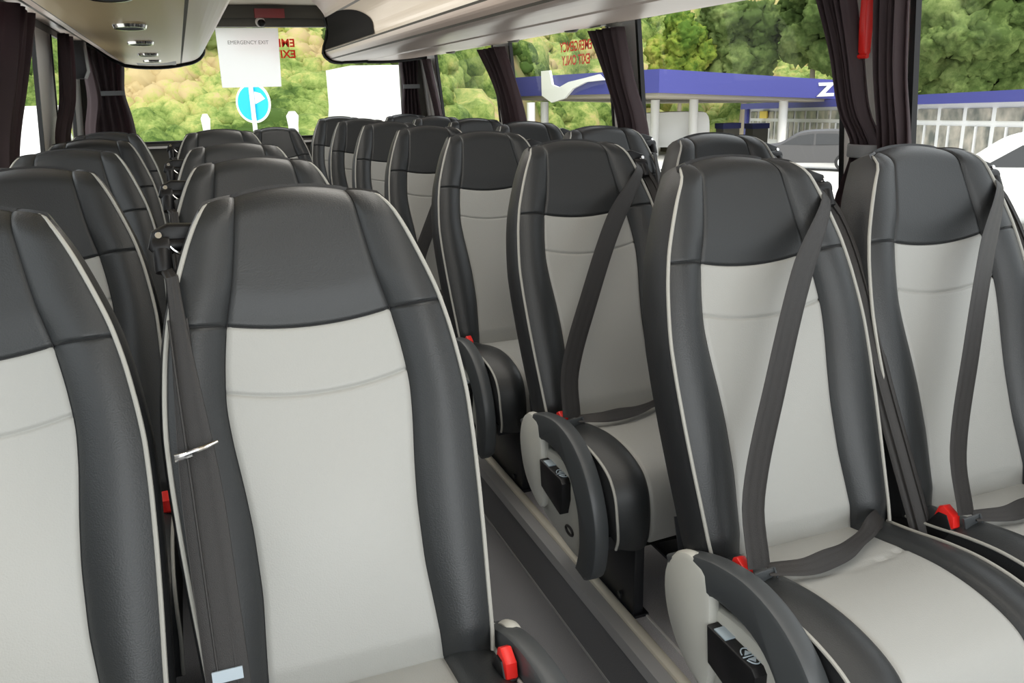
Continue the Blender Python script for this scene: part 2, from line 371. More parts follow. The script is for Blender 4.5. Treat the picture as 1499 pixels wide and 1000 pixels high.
    b.tube([(-.254, -.418, .3735), (-.228, -.418, .3735)], .0012, 5)
    for sg in (-1, 1): b.prism([(-.248, -.418+sg*.005), (-.232, -.418+sg*.005), (-.240, -.418+sg*.015)], .3722, .374, axis='z')
    mk('arrow_mark', b, M['button'])
    b = MB(); b.tube([(-.236, -.45+.020*math.cos(a), .232+.010*math.sin(a)) for a in np.linspace(0, 2*PI, 22)], .0035, 6, cap=False); mk('oval_grip', b, M['black'])
    # belt guide on the outer shoulder (+x)
    ex = 0 if mirror else .016
    b = MB(); b.prism([(.125, 1.090), (.185, 1.094+ex*.5), (.208+ex, 1.084+ex*.3), (.216+ex*1.2, 1.06), (.20+ex, 1.040-ex), (.18, 1.050-ex), (.14, 1.056-ex)], .032, .056, axis='y', bev=.004)
    b.tube([(.14, .035, 1.062), (.20, .028, 1.064)], .010, 10); b.disc((.184, .02, 1.062), (1, 0, 0), .016, .024+ex, 16); b.disc((.196+ex, .012, 1.060), (0, -.5, -1), .013, .034, 14); mk('belt_guide', b, M['black'])
    b = MB(); b.tube([(.160, .018, 1.042), (.18, .018, 1.058), (.198+ex, .022, 1.080)], .0024, 8); b.disc((.198+ex, .022, 1.080), (0, -1, .3), .005, .006, 10); mk('guide_pin', b, M['chrome'])
    # buckle near the aisle-side hip
    b = MB(); b.prism([(-.30, .405), (-.335, .425), (-.35, .455), (-.335, .482), (-.315, .48), (-.285, .44)], -.210, -.186, bev=.004); b.tube([(-.188, -.30, .42), (-.186, -.25, .37), (-.18, -.22, .3)], .009, 8); mk('buckle', b, M['black'])
    b = MB(); b.prism([(-.302, .458), (-.313, .490), (-.324, .496), (-.348, .484), (-.352, .462), (-.335, .44)], -.2080, -.1895, bev=.003); mk('release_button', b, M['red'])
    # buckled belt
    pts = smooth_curve([(.196, .012, 1.066), (.168, -.045, 1.045), (.045, -.135, .93), (-.07, -.225, .76), (-.165, -.305, .59), (-.184, -.356, .487)], 34)
    mk('belt_on', ribbon(pts, lambda t: .024+.031*ss(t*3), lambda t: Vector((.6, -.05+.12*(1-t), -.35)).lerp(Vector((.85, .1, -.3)), t)), M['belt'])
    lap = smooth_curve([(-.168, -.358, .482), (-.10, -.378, .484), (0, -.355, .477), (.08, -.318, .473), (.135, -.285, .470), (.19, -.245, .450)], 30)
    lap = [(a, c+.001*math.sin(i*.9), z) for i, (a, c, z) in enumerate(lap)]
    mk('lap_belt', ribbon(lap, lambda t: .028+.008*math.sin(t*5)**2, lambda t: (.25, .85, .30+.25*math.sin(t*8))), M['belt'])
    b = MB(); b.prism([(-.200, .486), (-.160, .488), (-.158, .476), (-.172, .462), (-.19, .458)], -.366, -.361, axis='y', bev=.001); b.tube([(-.162, -.366, .490), (-.156, -.370, .470)], .0022, 6); mk('tongue_on', b, M['satin'])
    low = [Vector(p) for p in smooth_curve([(.212, .035, 1.05), (.232, .0, 1.0), (.236, -.064, .899), (.240, -.160, .694), (.245, -.227, .557), (.250, -.292, .424), (.252, -.32, .36)], 30)]
    b = ribbon(low, .042, (.85, -.45, .2), .005)
    for k in (-1, 1): b.tube([p+Vector((k*.010, -.008-k*.004, 0)) for p in low], .0028, 5)
    mk('webbing', b, M['belt'])
    # unused belt hanging from the guide over the outer bolster
    hang = [BP(lerp(.186, .181, t), lerp(.60, .03, t), lerp(.012, .026, ss(t*3))+.003*math.sin(t*9)) for t in np.linspace(0, 1, 30)]
    hang = [Vector((.194, .004, 1.035))]+hang
    b = ribbon(hang, lambda t: .018+.040*ss(t*1.6), lambda t: (1, .05+.4*(1-t), 0), .004)
    for k in (-1, 1): b.tube([p+Vector((k*.012, -.002, 0)) for p in hang[4:]], .0018, 5)
    mk('belt_off', b, M['belt'])
    b = MB(); c0 = BP(.180, .355, .036)
    b.tube([c0+Vector((.030, 0, -.006)), c0+Vector((.012, -.004, .001)), c0+Vector((-.010, -.004, .006)), c0+Vector((-.026, 0, .010))], [.0025, .0035, .003, .002], 8)
    b.prism([(c0.x+.008, c0.z-.005), (c0.x+.032, c0.z-.010), (c0.x+.032, c0.z+.001), (c0.x+.010, c0.z+.004)], c0.y-.005, c0.y-.001, axis='y', bev=.001); mk('tongue_off', b, M['chrome'])
    b = MB(); p = BP(.181, .040, .032); q = BP(.181, .056, .032); d = Vector((.020, 0, 0)); b.add([p-d, p+d, q+d, q-d, p-d+NV*.004, p+d+NV*.004, q+d+NV*.004, q-d+NV*.004], [(0,1,2,3),(4,5,6,7),(0,1,5,4),(1,2,6,5),(2,3,7,6),(3,0,4,7)]); mk('belt_label', b, M['button'])
    return R
SEAT = {False: seat_meshes(False), True: seat_meshes(True)}
def seat(loc, mirror, aisle, buckled, label, drop=0, bench=False):
    S = SEAT[mirror]; t = empty('coach_seat', (loc[0], loc[1], -drop), label=label, cat='seat', group='coach seats')
    def P(key, name=None, parent=t): return link(name or key, S[key], parent)
    bk = P('backrest'); P('piping', parent=bk); P('piping_b', 'piping', bk); P('seam', parent=bk); P('headrest'); P('back_panel')
    cu = P('cushion'); P('cushion_piping', 'piping', cu); P('cushion_piping_b', 'piping', cu); P('seat_panel')
    P('seat_frame'); P('pedestal'); P('rear_pedestal', 'pedestal')
    if bench: return t
    g = P('belt_guide'); P('guide_pin', parent=g)
    bu = P('buckle'); P('release_button', parent=bu)
    if aisle:
        P('armrest'); sp = P('side_panel'); P('oval_grip', parent=sp)
        cb = P('control_box'); P('recline_button', parent=cb); P('arrow_mark', parent=cb)
    if buckled:
        s = P('belt_on', 'seat_belt'); P('lap_belt', parent=s); P('tongue_on', 'tongue', s); P('webbing', 'belt_webbing', s)
    else:
        s = P('belt_off', 'seat_belt'); P('tongue_off', 'tongue', s); P('belt_label', parent=s)
    return t
ordn = ['first', 'second', 'third', 'fourth', 'fifth', 'sixth']
for r in range(6):
    Y = 1.377+.75*r; b = r in (0, 1, 3)
    seat((1.003, Y), False, True, b, f'right block aisle seat, {"belt fastened across it" if b else "no belt across it"}, {ordn[r]} row from camera')
    seat((1.469, Y), False, False, r in (0, 1), f'right block seat beside the forecourt windows, {ordn[r]} row from camera')
    Y = 1.306+.75*r if r < 3 else 3.80
    if r < 4: seat((.147, Y), True, True, False, f'left block aisle seat with its belt hanging unused, {ordn[r]} row from camera', -.01 if r == 3 else 0)
    if r < 5: seat((-.323, 1.306+.75*r), True, False, False, f'left block seat against the left wall, {ordn[r]} row from camera')
seat((.575, 5.86), False, False, False, 'middle seat of the rear bench, standing alone at the end of the aisle', .055, True)
seat((1.003, 5.88), False, False, False, 'rear bench seat right of the middle one, below the rear window', 0, True)
seat((1.469, 5.88), False, False, False, 'rear bench seat in the corner on the forecourt side', 0, True)

# ------------------------------------------------------------------ bus shell
YF, YR = -.9, 6.42
def XR(z): return 1.79-.14*max(0, z-1.1)
def XL(z): return -.63+.12*max(0, z-1.1)
b = MB(); b.box((.862, YF, -.06), (1.84, YR, 0)); struct('floor', b, M['carpet_l'], smooth=False)
b = MB(); b.box((-.66, YF, -.06), (.42, YR, 0)); struct('floor', b, M['carpet'], smooth=False)
b = MB(); b.box((.40, YF, -.25), (.87, YR, -.19)); struct('floor', b, M['carpet'], smooth=False)
b = MB(); b.box((.845, YF, -.19), (.862, YR, -.003)); struct('trim_1', b, M['carpet'], smooth=False)
b = MB(); b.box((.42, YF, -.19), (.43, YR, -.002)); struct('trim_2', b, M['carpet'], smooth=False)
b = MB(); b.box((.836, YF, -.030), (.8445, YR, .004)); b.box((.8445, YF, 0), (.872, YR, .004)); struct('trim_3', b, M['rubber'], smooth=False)
b = MB(); b.prism([(.873, 0), (.875, .010), (.880, .013), (.893, .013), (.898, .010), (.900, 0)], YF, YR, axis='y'); struct('trim_4', b, M['steel'])
b = MB(); b.box((.935, YF, 0), (.940, YR, .004)); struct('trim_5', b, M['pillar'], smooth=False)
b = MB(); b.box((.8425, YF, -.19), (.8445, YR, -.182)); struct('trim_6', b, M['rubber'], smooth=False)
# side walls: lower panel, pillars and lintel; windows set between
SILL = .86
def quadwall(b, X, y0, y1, z0, z1, th, mi=0):
    s = 1 if X is XR else -1
    b.add([(X(z0), y0, z0), (X(z0), y1, z0), (X(z1), y1, z1), (X(z1), y0, z1), (X(z0)+s*th, y0, z0), (X(z0)+s*th, y1, z0), (X(z1)+s*th, y1, z1), (X(z1)+s*th, y0, z1)],
          [(0,1,2,3),(4,7,6,5),(0,4,5,1),(2,6,7,3),(0,3,7,4),(1,5,6,2)], mi)
for nm, X, zt, pil in (('right', XR, 1.532, [(1.73, 1.96), (3.12, 3.36), (4.54, 4.80), (6.0, YR)]), ('left', XL, 1.61, [(1.69, 1.95), (3.12, 3.42), (4.53, 5.10), (5.95, YR)])):
    b = MB(); quadwall(b, X, YF, YR, -.06, 1.0 if False else SILL, .05)
    quadwall(b, X, YF, YR, zt, 1.95, .012)
    struct('wall_'+nm, b, M['wall'], smooth=False)
    edges = [YF]+[e for p in pil for e in p]
    for i, (a, c) in enumerate(pil):
        b = MB(); quadwall(b, X, a, c, SILL, zt, .012); struct(f'trim_{"abcdefgh"[i]}_pillar_{nm}', b, M['pillar'], smooth=False)
    for i in range(len(pil)):
        y0, y1 = edges[2*i], edges[2*i+1]; s = 1 if X is XR else -1
        w_ = empty(f'window_{i+1+(0 if nm == "right" else 5)}', (0, 0, 0), kind='structure')
        g = MB(); z0, z1 = SILL, zt
        g.add([(X(z0)+s*.008, y0, z0), (X(z0)+s*.008, y1, z0), (X(z1)+s*.008, y1, z1), (X(z1)+s*.008, y0, z1)], [(0,1,2,3)]); g.build('pane', M['glass'], w_, smooth=False, recalc=False)
        f = MB(); t = .014; 
        quadwall(f, lambda z: X(z)-s*.004, y0, y0+t, z0, z1, s*.03 if False else .03) if False else None
        for (a, c, p, q) in ((y0, y0+t, z0, z1), (y1-t*1.3, y1, z0, z1), (y0, y1, z0, z0+t)):
            f.add([(X(p)-s*.006, a, p), (X(p)-s*.006, c, p), (X(q)-s*.006, c, q), (X(q)-s*.006, a, q), (X(p)+s*.012, a, p), (X(p)+s*.012, c, p), (X(q)+s*.012, c, q), (X(q)+s*.012, a, q)], [(0,1,2,3),(4,7,6,5),(0,4,5,1),(2,6,7,3),(0,3,7,4),(1,5,6,2)])
        f.build('rubber_seal', M['black'], w_, smooth=False)
# rear wall with window
b = MB(); b.box((-.68, YR, -.25), (1.84, YR+.06, .985)); b.box((-.68, YR, 1.745), (1.84, YR+.06, 1.95)); b.box((-.68, YR, .985), (-.36, YR+.06, 1.745)); b.box((1.58, YR, .985), (1.84, YR+.06, 1.745))
struct('wall_rear', b, M['header'], smooth=False)
w_ = empty('window_10', (0, 0, 0), kind='structure')
g = MB(); g.add([(-.36, YR+.03, .985), (1.58, YR+.03, .985), (1.58, YR+.03, 1.745), (-.36, YR+.03, 1.745)], [(0,1,2,3)]); g.build('pane', M['glass'], w_, smooth=False, recalc=False)
f = MB(); f.box((-.36, YR-.01, .985), (1.58, YR+.04, 1.0)); f.box((-.375, YR-.01, .985), (-.355, YR+.04, 1.745)); f.box((1.575, YR-.01, .985), (1.59, YR+.04, 1.745)); f.build('rubber_seal', M['black'], w_, smooth=False)
b = MB(); b.box((-.66, YR-.05, .955), (1.82, YR, .968)); struct('trim_7', b, M['pillar'], smooth=False)
b = MB(); b.box((-.68, YF, 1.885), (1.84, YR+.06, 1.93)); struct('ceiling', b, M['ceil'], smooth=False)
b = MB(); b.prism([(-.6, 1.80), (-.6, 1.885), (1.8, 1.885), (1.8, 1.80)], YR-.03, YR, axis='y'); struct('trim_8', b, M['header'], smooth=False)

# ------------------------------------------------------------------ overhead racks
def rack(prof, y0, y1, mats, idx, name, label):
    root = empty(name, (0, 0, 0), label=label, cat='luggage rack')
    b = MB(); n = 40
    for i, mi in enumerate(idx):
        a, c = prof[i], prof[i+1]; b.grid([[(a[0], y, a[1]), (c[0], y, c[1])] for y in np.linspace(y0, y1, 12)], mi)
    b.f.append(tuple(b_i for b_i in range(0))) if False else None
    b.build('rack_body', mats, root); return root
RP = smooth_curve([(.90, 1.884), (.94, 1.845), (.975, 1.80), (.985, 1.775)], 8)+smooth_curve([(.992, 1.765), (1.0, 1.70), (.985, 1.63), (.966, 1.585), (.962, 1.56)], 16)+smooth_curve([(.966, 1.552), (.975, 1.533), (.995, 1.515)], 6)+smooth_curve([(1.00, 1.507), (1.03, 1.498), (1.08, 1.495)], 6)+smooth_curve([(1.09, 1.498), (1.18, 1.500), (1.25, 1.503)], 6)+smooth_curve([(1.26, 1.498), (1.40, 1.498), (1.55, 1.508), (1.66, 1.522), (1.712, 1.528)], 16)+[(1.69, 1.6), (1.665, 1.884), (.90, 1.884)]
idx = []
for i in range(len(RP)-1):
    if i < 7: idx.append(1)
    elif i < 8: idx.append(2)
    elif i < 23: idx.append(0)
    elif i in (23, 29, 35): idx.append(3)
    else: idx.append(1)
rr = rack(RP, YF, 6.02, [M['rack'], M['rack_pink'], M['wall'], M['header']], idx, 'overhead_rack', 'long beige luggage rack with a black end cap above the seats by the forecourt windows')
b = MB()   # black end cap wrapped on the rear end of the rack
cap = [(x-(.012 if x < 1.0 else 0), z-.012 if z < 1.6 else z) for x, z in RP[7:35]]
b.grid([[(x, y, z) for x, z in cap] for y in (5.98, 6.06)]); 
face = smooth_curve([(6.06, 1.78), (5.6, 1.775), (5.05, 1.735), (4.62, 1.66), (4.45, 1.60), (4.40, 1.572)], 24)
P = []
for y, zt in face:
    row = []
    for k in range(8):
        z = lerp(1.566, zt, k/7); xs = interp(sorted([(q[1], q[0]) for q in RP[8:24]]), z); row.append((xs-.006, y, z))
    P.append(row)
b.grid(P); pp = [(x, 6.06, z) for x, z in cap]; o = len(b.v); b.v += pp+[(1.66, 6.06, 1.78)]; b.f.append(tuple(range(o, o+len(pp)+1))); b.fm.append(0)
b.build('end_cap', M['mattblack'], rr)
b = MB(); b.tube([(x, 6.05, z-.006) for x, z in RP[20:]if z < 1.56 and x < 1.7], .012, 8); b.build('end_rim', M['black'], rr)
for (x, y) in ((1.60, 5.21), (1.585, 4.10), (1.585, 3.42), (1.62, 3.10), (1.6, 2.1)):
    b = MB(); b.disc((x, y, 1.516), (0, 0, -1), .034, .012, 20, r2=.026); o = b.build('reading_lamp', M['header'], rr)
for y in (5.55, 4.48, 3.32, 1.95):
    b = MB(); P = [[(1.63+.055*math.cos(a)*k, y+.17*math.sin(a)*k, 1.52-.008*(1-k)) for a in np.linspace(0, 2*PI, 24)] for k in (1, .95, .5, .05)]; b.grid(P); b.build('access_cover', M['rack'], rr)
LP = smooth_curve([(.26, 1.884), (.235, 1.78), (.205, 1.64), (.197, 1.575)], 10)+smooth_curve([(.19, 1.562), (.165, 1.535), (.12, 1.513), (.055, 1.500)], 10)+smooth_curve([(.045, 1.497), (-.04, 1.487), (-.13, 1.485), (-.22, 1.490), (-.285, 1.500)], 14)+smooth_curve([(-.295, 1.505), (-.36, 1.54), (-.43, 1.60), (-.455, 1.625)], 10)+[(-.50, 1.635), (-.555, 1.640), (-.53, 1.884), (.26, 1.884)]
idx = []
for i in range(len(LP)-1):
    if i < 9: idx.append(1)
    elif i == 9 or i in (19, 33, 43): idx.append(3)
    elif i < 19: idx.append(1)
    elif i < 33: idx.append(2)
    else: idx.append(1)
lr = rack(LP, YF, 6.15, [M['rack'], M['rack_pink'], M['rack_tan'], M['header']], idx, 'overhead_rack', 'long beige luggage rack with a rounded dark-edged end above the left block of seats')
b = MB(); b.tube([(x, 6.15, z-.008) for x, z in LP[4:-3]], .013, 8); b.build('end_rim', M['black'], lr)
b = MB(); b.add([(x, 6.15, z) for x, z in LP[:-1]], [tuple(range(len(LP)-1))]); b.build('end_cap', M['header'], lr, smooth=False)
b = MB(); b.grid([[(x, y, lerp(1.497, 1.484, math.sin(PI*(y-5.6)/.5))+.0-.003) for x in np.linspace(-.20, .02, 8)] for y in np.linspace(5.62, 6.08, 8)]); b.build('dark_lens', M['black'], lr)
for y in (2.05, 2.87, 3.67, 4.57, 5.3):
    b = MB(); P = [[(-.105+.048*math.cos(a)*k, y+.085*math.sin(a)*k, 1.486-.010*h) for a in np.linspace(0, 2*PI, 28)] for k, h in ((1, 0), (.93, 1), (.8, 1))]; b.grid(P); v = b.build('lamp_ring', M['chrome'], lr)
    b = MB(); P = [[(-.105+.048*math.cos(a)*k, y+.085*math.sin(a)*k, 1.476+.006*(1-k)) for a in np.linspace(0, 2*PI, 28)] for k in (.8, .5, .02)]; b.grid(P); b.build('lens', M['satin'], v)

# ------------------------------------------------------------------ curtains
def curtain(rows, label, folds=5, amp=.022, tie=None, seed=0, n=70, tie_w=.035):
    """rows: list of (z, x, y_near, y_far); folds run down the cloth"""
    root = empty('curtain', (rows[0][1], (rows[0][2]+rows[0][3])/2, rows[-1][0]), label=label, cat='curtain', group='window curtains')
    rows = smooth_curve(rows, 26); P = []; rg = random.Random(seed); ph = rg.random()*6
    for z, x, a, c in rows:
        wd = abs(c-a); A = amp*(1+.25*math.sin(z*5+seed))
        P.append([(x-root.location.x+A*(math.sin(2*PI*folds*u+ph+.5*math.sin(z*4+seed))+.35*math.sin(2*PI*folds*2.3*u+1.3*ph)), lerp(a, c, u)-root.location.y, z-root.location.z) for u in np.linspace(0, 1, n)])
    b = MB(); b.grid(P); o = b.build('cloth', M['curtain'], root, recalc=False)
    md = o.modifiers.new('thickness', 'SOLIDIFY'); md.thickness = .003
    if tie:
        z = tie; i = min(range(len(rows)), key=lambda k: abs(rows[k][0]-z)); _, x, a, c = rows[i]; b = MB(); R = []
        for dz in (-tie_w/2, -tie_w*.4, tie_w*.4, tie_w/2):
            e = .038 if abs(dz) < tie_w*.45 else .034
            R.append([(x-root.location.x+e*math.cos(t), (a+c)/2-root.location.y+(abs(c-a)/2+.014)*math.sin(t), z+dz-root.location.z) for t in np.linspace(0, 2*PI, 28)])
        b.grid(R); b.build('tie_band', M['tie'], root)
    return root
curtain([(1.51, 1.655, 1.87, 1.985), (1.35, 1.67, 1.835, 1.92), (1.2, 1.68, 1.80, 1.88), (1.10, 1.70, 1.755, 1.845), (.95, 1.70, 1.75, 1.90), (.75, 1.70, 1.74, 1.93)], 'dark plum curtain gathered by a grey band, left of the red hammer', 5, tie=1.095, seed=1, amp=.014)
curtain([(1.51, 1.67, 1.69, 1.785), (1.3, 1.68, 1.68, 1.765), (1.1, 1.695, 1.655, 1.74), (.9, 1.70, 1.65, 1.75)], 'dark plum curtain hanging straight right of the red hammer', 4, seed=2, amp=.014)
curtain([(1.505, 1.655, 3.12, 3.40), (1.3, 1.68, 3.08, 3.27), (1.12, 1.715, 3.04, 3.22), (.9, 1.73, 3.04, 3.22)], 'dark plum curtain on the second window pillar from the camera on the forecourt side', 4, seed=3)
curtain([(1.505, 1.66, 4.48, 4.86), (1.3, 1.69, 4.38, 4.68), (1.12, 1.72, 4.34, 4.64), (.9, 1.735, 4.34, 4.64)], 'dark plum curtain on the third window pillar from the camera on the forecourt side', 4, seed=4)
curtain([(1.505, 1.68, 5.98, 6.16), (1.3, 1.70, 5.92, 6.08), (1.12, 1.725, 5.90, 6.04), (.9, 1.735, 5.90, 6.04)], 'narrow plum curtain on the last side pillar before the rear window', 3, seed=5, amp=.015)
curtain([(1.61, -.515, 3.5, 4.0), (1.35, -.54, 3.35, 3.68), (1.1, -.57, 3.20, 3.46), (.98, -.57, 3.20, 3.42)], 'dark plum curtain at the far left edge with a sunlit pink fold', 4, seed=6, amp=.024)
curtain([(1.61, -.51, 5.0, 5.28), (1.3, -.53, 4.9, 5.1), (1.1, -.56, 4.7, 4.9), (.98, -.56, 4.7, 4.9)], 'pinkish curtain behind the pale pillar of the left wall', 3, seed=7, amp=.02)
curtain([(1.60, -.50, 5.85, 6.10), (1.3, -.48, 5.80, 6.05), (1.1, -.52, 5.80, 6.0), (.95, -.52, 5.8, 6.0)], 'pinkish curtain on the left wall next to the rear corner', 4, seed=8, amp=.02)
def rear_curtain(x0, x1, label, seed, tiez):
    root = empty('curtain', ((x0+x1)/2, 6.34, .95), label=label, cat='curtain', group='window curtains')
    P = []; cx = (x0+x1)/2
    for z in np.linspace(1.72 if x0 > 0 else 1.60, .96, 30):
        k = 1-.18*math.exp(-((z-tiez)/.12)**2)+.10*ss((tiez-z)/.4)
        P.append([(lerp((x0-cx)*k, (x1-cx)*k, u), .018*math.sin(2*PI*5*u+seed), z-.95) for u in np.linspace(0, 1, 60)])
    b = MB(); b.grid(P); o = b.build('cloth', M['curtain'], root, recalc=False); md = o.modifiers.new('thickness', 'SOLIDIFY'); md.thickness = .003
    b = MB(); b.box(((x0-cx)*.84, -.035, tiez-.97), ((x1-cx)*.84, -.026, tiez-.94)); b.build('tie_band', M['tie'], root)
rear_curtain(-.56, -.30, 'dark curtain tied at the left side of the rear window', 1., 1.33)
rear_curtain(1.555, 1.70, 'dark plum curtain tied at the forecourt side of the rear window', 2., 1.33)
# roller box on left wall
b = MB(); b.prism([(-.54, 1.40), (-.47, 1.40), (-.45, 1.44), (-.45, 1.60), (-.54, 1.60)], 5.42, 5.62, axis='y', bev=.006); o = b.build('speaker_box', M['black']); tag(o, 'black box mounted high between the pink curtains on the left wall', 'box')

# ------------------------------------------------------------------ things on glass and header
b = MB(); b.add([(.300, 6.385, 1.345), (.700, 6.385, 1.345), (.715, 6.385, 1.735), (.298, 6.385, 1.735), (.300, 6.3865, 1.345), (.700, 6.3865, 1.345), (.715, 6.3865, 1.735), (.298, 6.3865, 1.735)], [(0,1,2,3),(7,6,5,4),(0,4,5,1),(1,5,6,2),(2,6,7,3),(3,7,4,0)])
sheet = tag(b.build('notice_sheet', M['paper'], smooth=False), 'white paper notice stuck on the rear window', 'notice')
def text(s, size, loc, rot, m_, name, parent=None, ext=.0004, bold=0, left=False):
    cu = bpy.data.curves.new(name, 'FONT'); cu.body = s; cu.size = size; cu.extrude = ext; cu.offset = bold; cu.align_x = 'CENTER'; cu.align_y = 'CENTER'; cu.materials.append(m_)
    if left: cu.align_x = 'LEFT'
    t_ = bpy.data.objects.new(name, cu); C.objects.link(t_); bpy.context.view_layer.update()
    me = bpy.data.meshes.new_from_object(t_.evaluated_get(bpy.context.evaluated_depsgraph_get())); bpy.data.objects.remove(t_)
    o = bpy.data.objects.new(name, me); C.objects.link(o); o.location = loc; o.rotation_euler = rot
    if parent: o.parent = parent
    return o
text('EMERGENCY EXIT', .034, (.505, 6.3845, 1.640), (PI/2, 0, 0), M['ink'], 'lettering', sheet)
t = text('EMERGENCY\nEXIT', .075, (.60, 6.455, 1.60), (PI/2, 0, PI), M['redfilm'], 'window_decal', bold=.002, left=True); t.location.x = .83; tag(t, 'red lettering decal on the rear window, mostly behind the white notice', 'decal')
t = text('EMERGENCY\nEXIT ONLY', .062, (1.775, 3.78, 1.435), (PI/2, 0, PI/2), M['redfilm'], 'window_decal', bold=.001); tag(t, 'red reversed lettering decal on the second side window beside the canopy', 'decal')
b = MB(); b.prism([(1.70, 1.50), (1.70, 1.345), (1.69, 1.33), (1.675, 1.345), (1.67, 1.42), (1.67, 1.50)], 1.815, 1.837, axis='y', bev=.004)
hm = tag(b.build('emergency_hammer', M['red']), 'red emergency hammer case in the gap between the paired curtains', 'hammer')
b = MB(); b.tube([(1.68, 1.806, 1.335), (1.68, 1.850, 1.335)], .006, 8); b.build('hammer_head', M['red'], hm)
b = MB(); b.box((.565, 6.35, 1.80), (.765, 6.389, 1.858)); hm = tag(b.build('warning_light', mat('dark_red_lens', (.30, .015, .015), .4), smooth=False), 'dark red light bar mounted above the rear window', 'light')
b = MB(); b.disc((.60, 6.389, 1.775), (0, -1, -.3), .034, .03, 24, mi=1, r2=.03)
P = [[(.605+.027*math.sin(a)*math.cos(t), 6.365-.03*math.cos(a), 1.768+.027*math.sin(a)*math.sin(t)-.008*math.cos(a)) for t in np.linspace(0, 2*PI, 24)] for a in np.linspace(.02, 1.5, 8)]
b.grid(P); tag(b.build('dome_camera', [M['black'], M['pillar']]), 'small black dome camera on the header above the rear window', 'camera')

# ------------------------------------------------------------------ outside
def gz(X, Y): return -.8-.05*max(0, X-2)
def hb(az):  # foot of the hill by bearing
    return 26 if az < 14 else lerp(26, 66, ss((az-14)/14))
def hz(X, Y):
    D = math.hypot(X, Y); az = math.degrees(math.atan2(X, Y)); d = D-hb(az)
    return gz(X, Y)+max(0, d)*(.42)+ 1.6*noise.noise(Vector((X*.05, Y*.05, 0)))*ss(d/12)
b = MB(); b.grid([[(X, Y, gz(X, Y)-.02) for X in (-60, 2, 30, 90)] for Y in (-30, 20, 70)]); struct('ground', b, M['ground'], smooth=False)
b = MB(); P = []
for az in np.linspace(-16, 88, 75):
    P.append([(D*math.sin(math.radians(az)), D*math.cos(math.radians(az)), hz(D*math.sin(math.radians(az)), D*math.cos(math.radians(az)))-.1) for D in np.linspace(hb(az), hb(az)+95, 50)])
b.grid(P); struct('hill', b, M['earth'])
def blob_base(sub, seed, amp):
    bm = bmesh.new(); bmesh.ops.create_icosphere(bm, subdivisions=sub, radius=1); V = []
    for v in bm.verts:
        p = v.co; d = 1+amp*.45*noise.fractal(p*1.6+Vector((seed, 0, 0)), .8, 2.1, 3)+amp*.35*abs(noise.noise(p*5.5+Vector((seed*2, 3, 1))))+amp*.30*noise.noise(p*13+Vector((1, seed, 0)))
        V.append(tuple(p*d))
    F = [[v.index for v in f.verts] for f in bm.faces]; bm.free(); return np.array(V), np.array(F)
BL = [blob_base(4, s, .8) for s in range(3)]; BS = [blob_base(2, s+9, .9) for s in range(4)]
def blobs(items, bases=BS):
    V = []; F = []; o = 0
    for (x, y, z, r, sz) in items:
        v, f = random.choice(bases); a = random.random()*2*PI; c, s = math.cos(a), math.sin(a)
        q = np.stack([v[:, 0]*c-v[:, 1]*s, v[:, 0]*s+v[:, 1]*c, v[:, 2]*sz], 1)*r+np.array([x, y, z]); V.append(q); F.append(f+o); o += len(v)
    V = np.concatenate(V); F = np.concatenate(F); me = bpy.data.meshes.new('foliage')
    me.vertices.add(len(V)); me.vertices.foreach_set('co', V.ravel()); me.loops.add(F.size); me.loops.foreach_set('vertex_index', F.ravel().astype(np.int32))
    me.polygons.add(len(F)); me.polygons.foreach_set('loop_start', np.arange(0, F.size, 3, dtype=np.int32)); me.polygons.foreach_set('loop_total', np.full(len(F), 3, dtype=np.int32)); me.update(calc_edges=True); me.validate()
    return me
items = []
while len(items) < 11000:
    az = random.uniform(-8, 64) if len(items) > 4000 else random.uniform(-8, 16)
    near = hb(az); D = near+random.random()**1.0*(20 if az < 16 else 34); X = D*math.sin(math.radians(az)); Y = D*math.cos(math.radians(az))
    if noise.noise(Vector((X*.09, Y*.09, 5))) < -.38: continue
    r = random.uniform(.25, .75)*(1.1 if az > 16 else .55)*((2.0 if az > 16 else 1.5) if random.random() < .10 else 1); items.append((X, Y, hz(X, Y)+r*.35, r, random.uniform(.7, 1.1)))
me = blobs(items); me.materials.append(M['fol']); o = link('hillside_shrubs', me); tag(o, 'green and yellow scrub covering the hillside beyond the bus windows', 'shrubs', kind='stuff')
def tree(px, D, zc, R, mt, label, n=26):
    az = px; X = D*math.sin(math.radians(az)); Y = D*math.cos(math.radians(az)); z0 = hz(X, Y)
    root = empty('tree', (X, Y, z0-.2), label=label, cat='tree', group='trees on the hillside')
    it = []
    for _ in range(n):
        d = Vector((random.gauss(0, 1), random.gauss(0, 1), random.gauss(0, .8))).normalized()*R*random.uniform(.35, .85)
        if d.z < -.2*R: d.z *= 1.35
        it.append((d.x, d.y, zc-z0+.2+d.z, R*random.uniform(.22, .42), .9))
    me = blobs(it, BL); me.materials.append(M[mt]); link('crown', me, root)
    b = MB(); b.tube([(0, 0, 0), (.05*R, 0, (zc-z0)*.5), (0, .05, zc-z0)], [.09*R, .06*R, .03*R], 8); b.build('trunk', M['bark'], root)
tree(48.6, 60, 4.2, 4.4, 'fol2', 'large dense green tree above the shop roof, seen through the nearest window', 44)
tree(39.8, 62, 5.6, 3.0, 'fol2', 'mid green tree on the hillside above the blue canopy\'s right wing', 36)
tree(35.8, 64, 4.8, 3.0, 'fol2', 'rounded green tree just right of the canopy corner on the hillside', 36)
tree(31.8, 62, 3.8, 2.2, 'fol3', 'yellow-green bush tree close above the canopy corner')
tree(17.3, 44, 3.4, 1.9, 'fol3', 'loose pale tree with bare grey trunk left of the canopy', 12)
tree(12.0, 33, 3.4, 1.8, 'fol2', 'dark green tree behind the white truck')
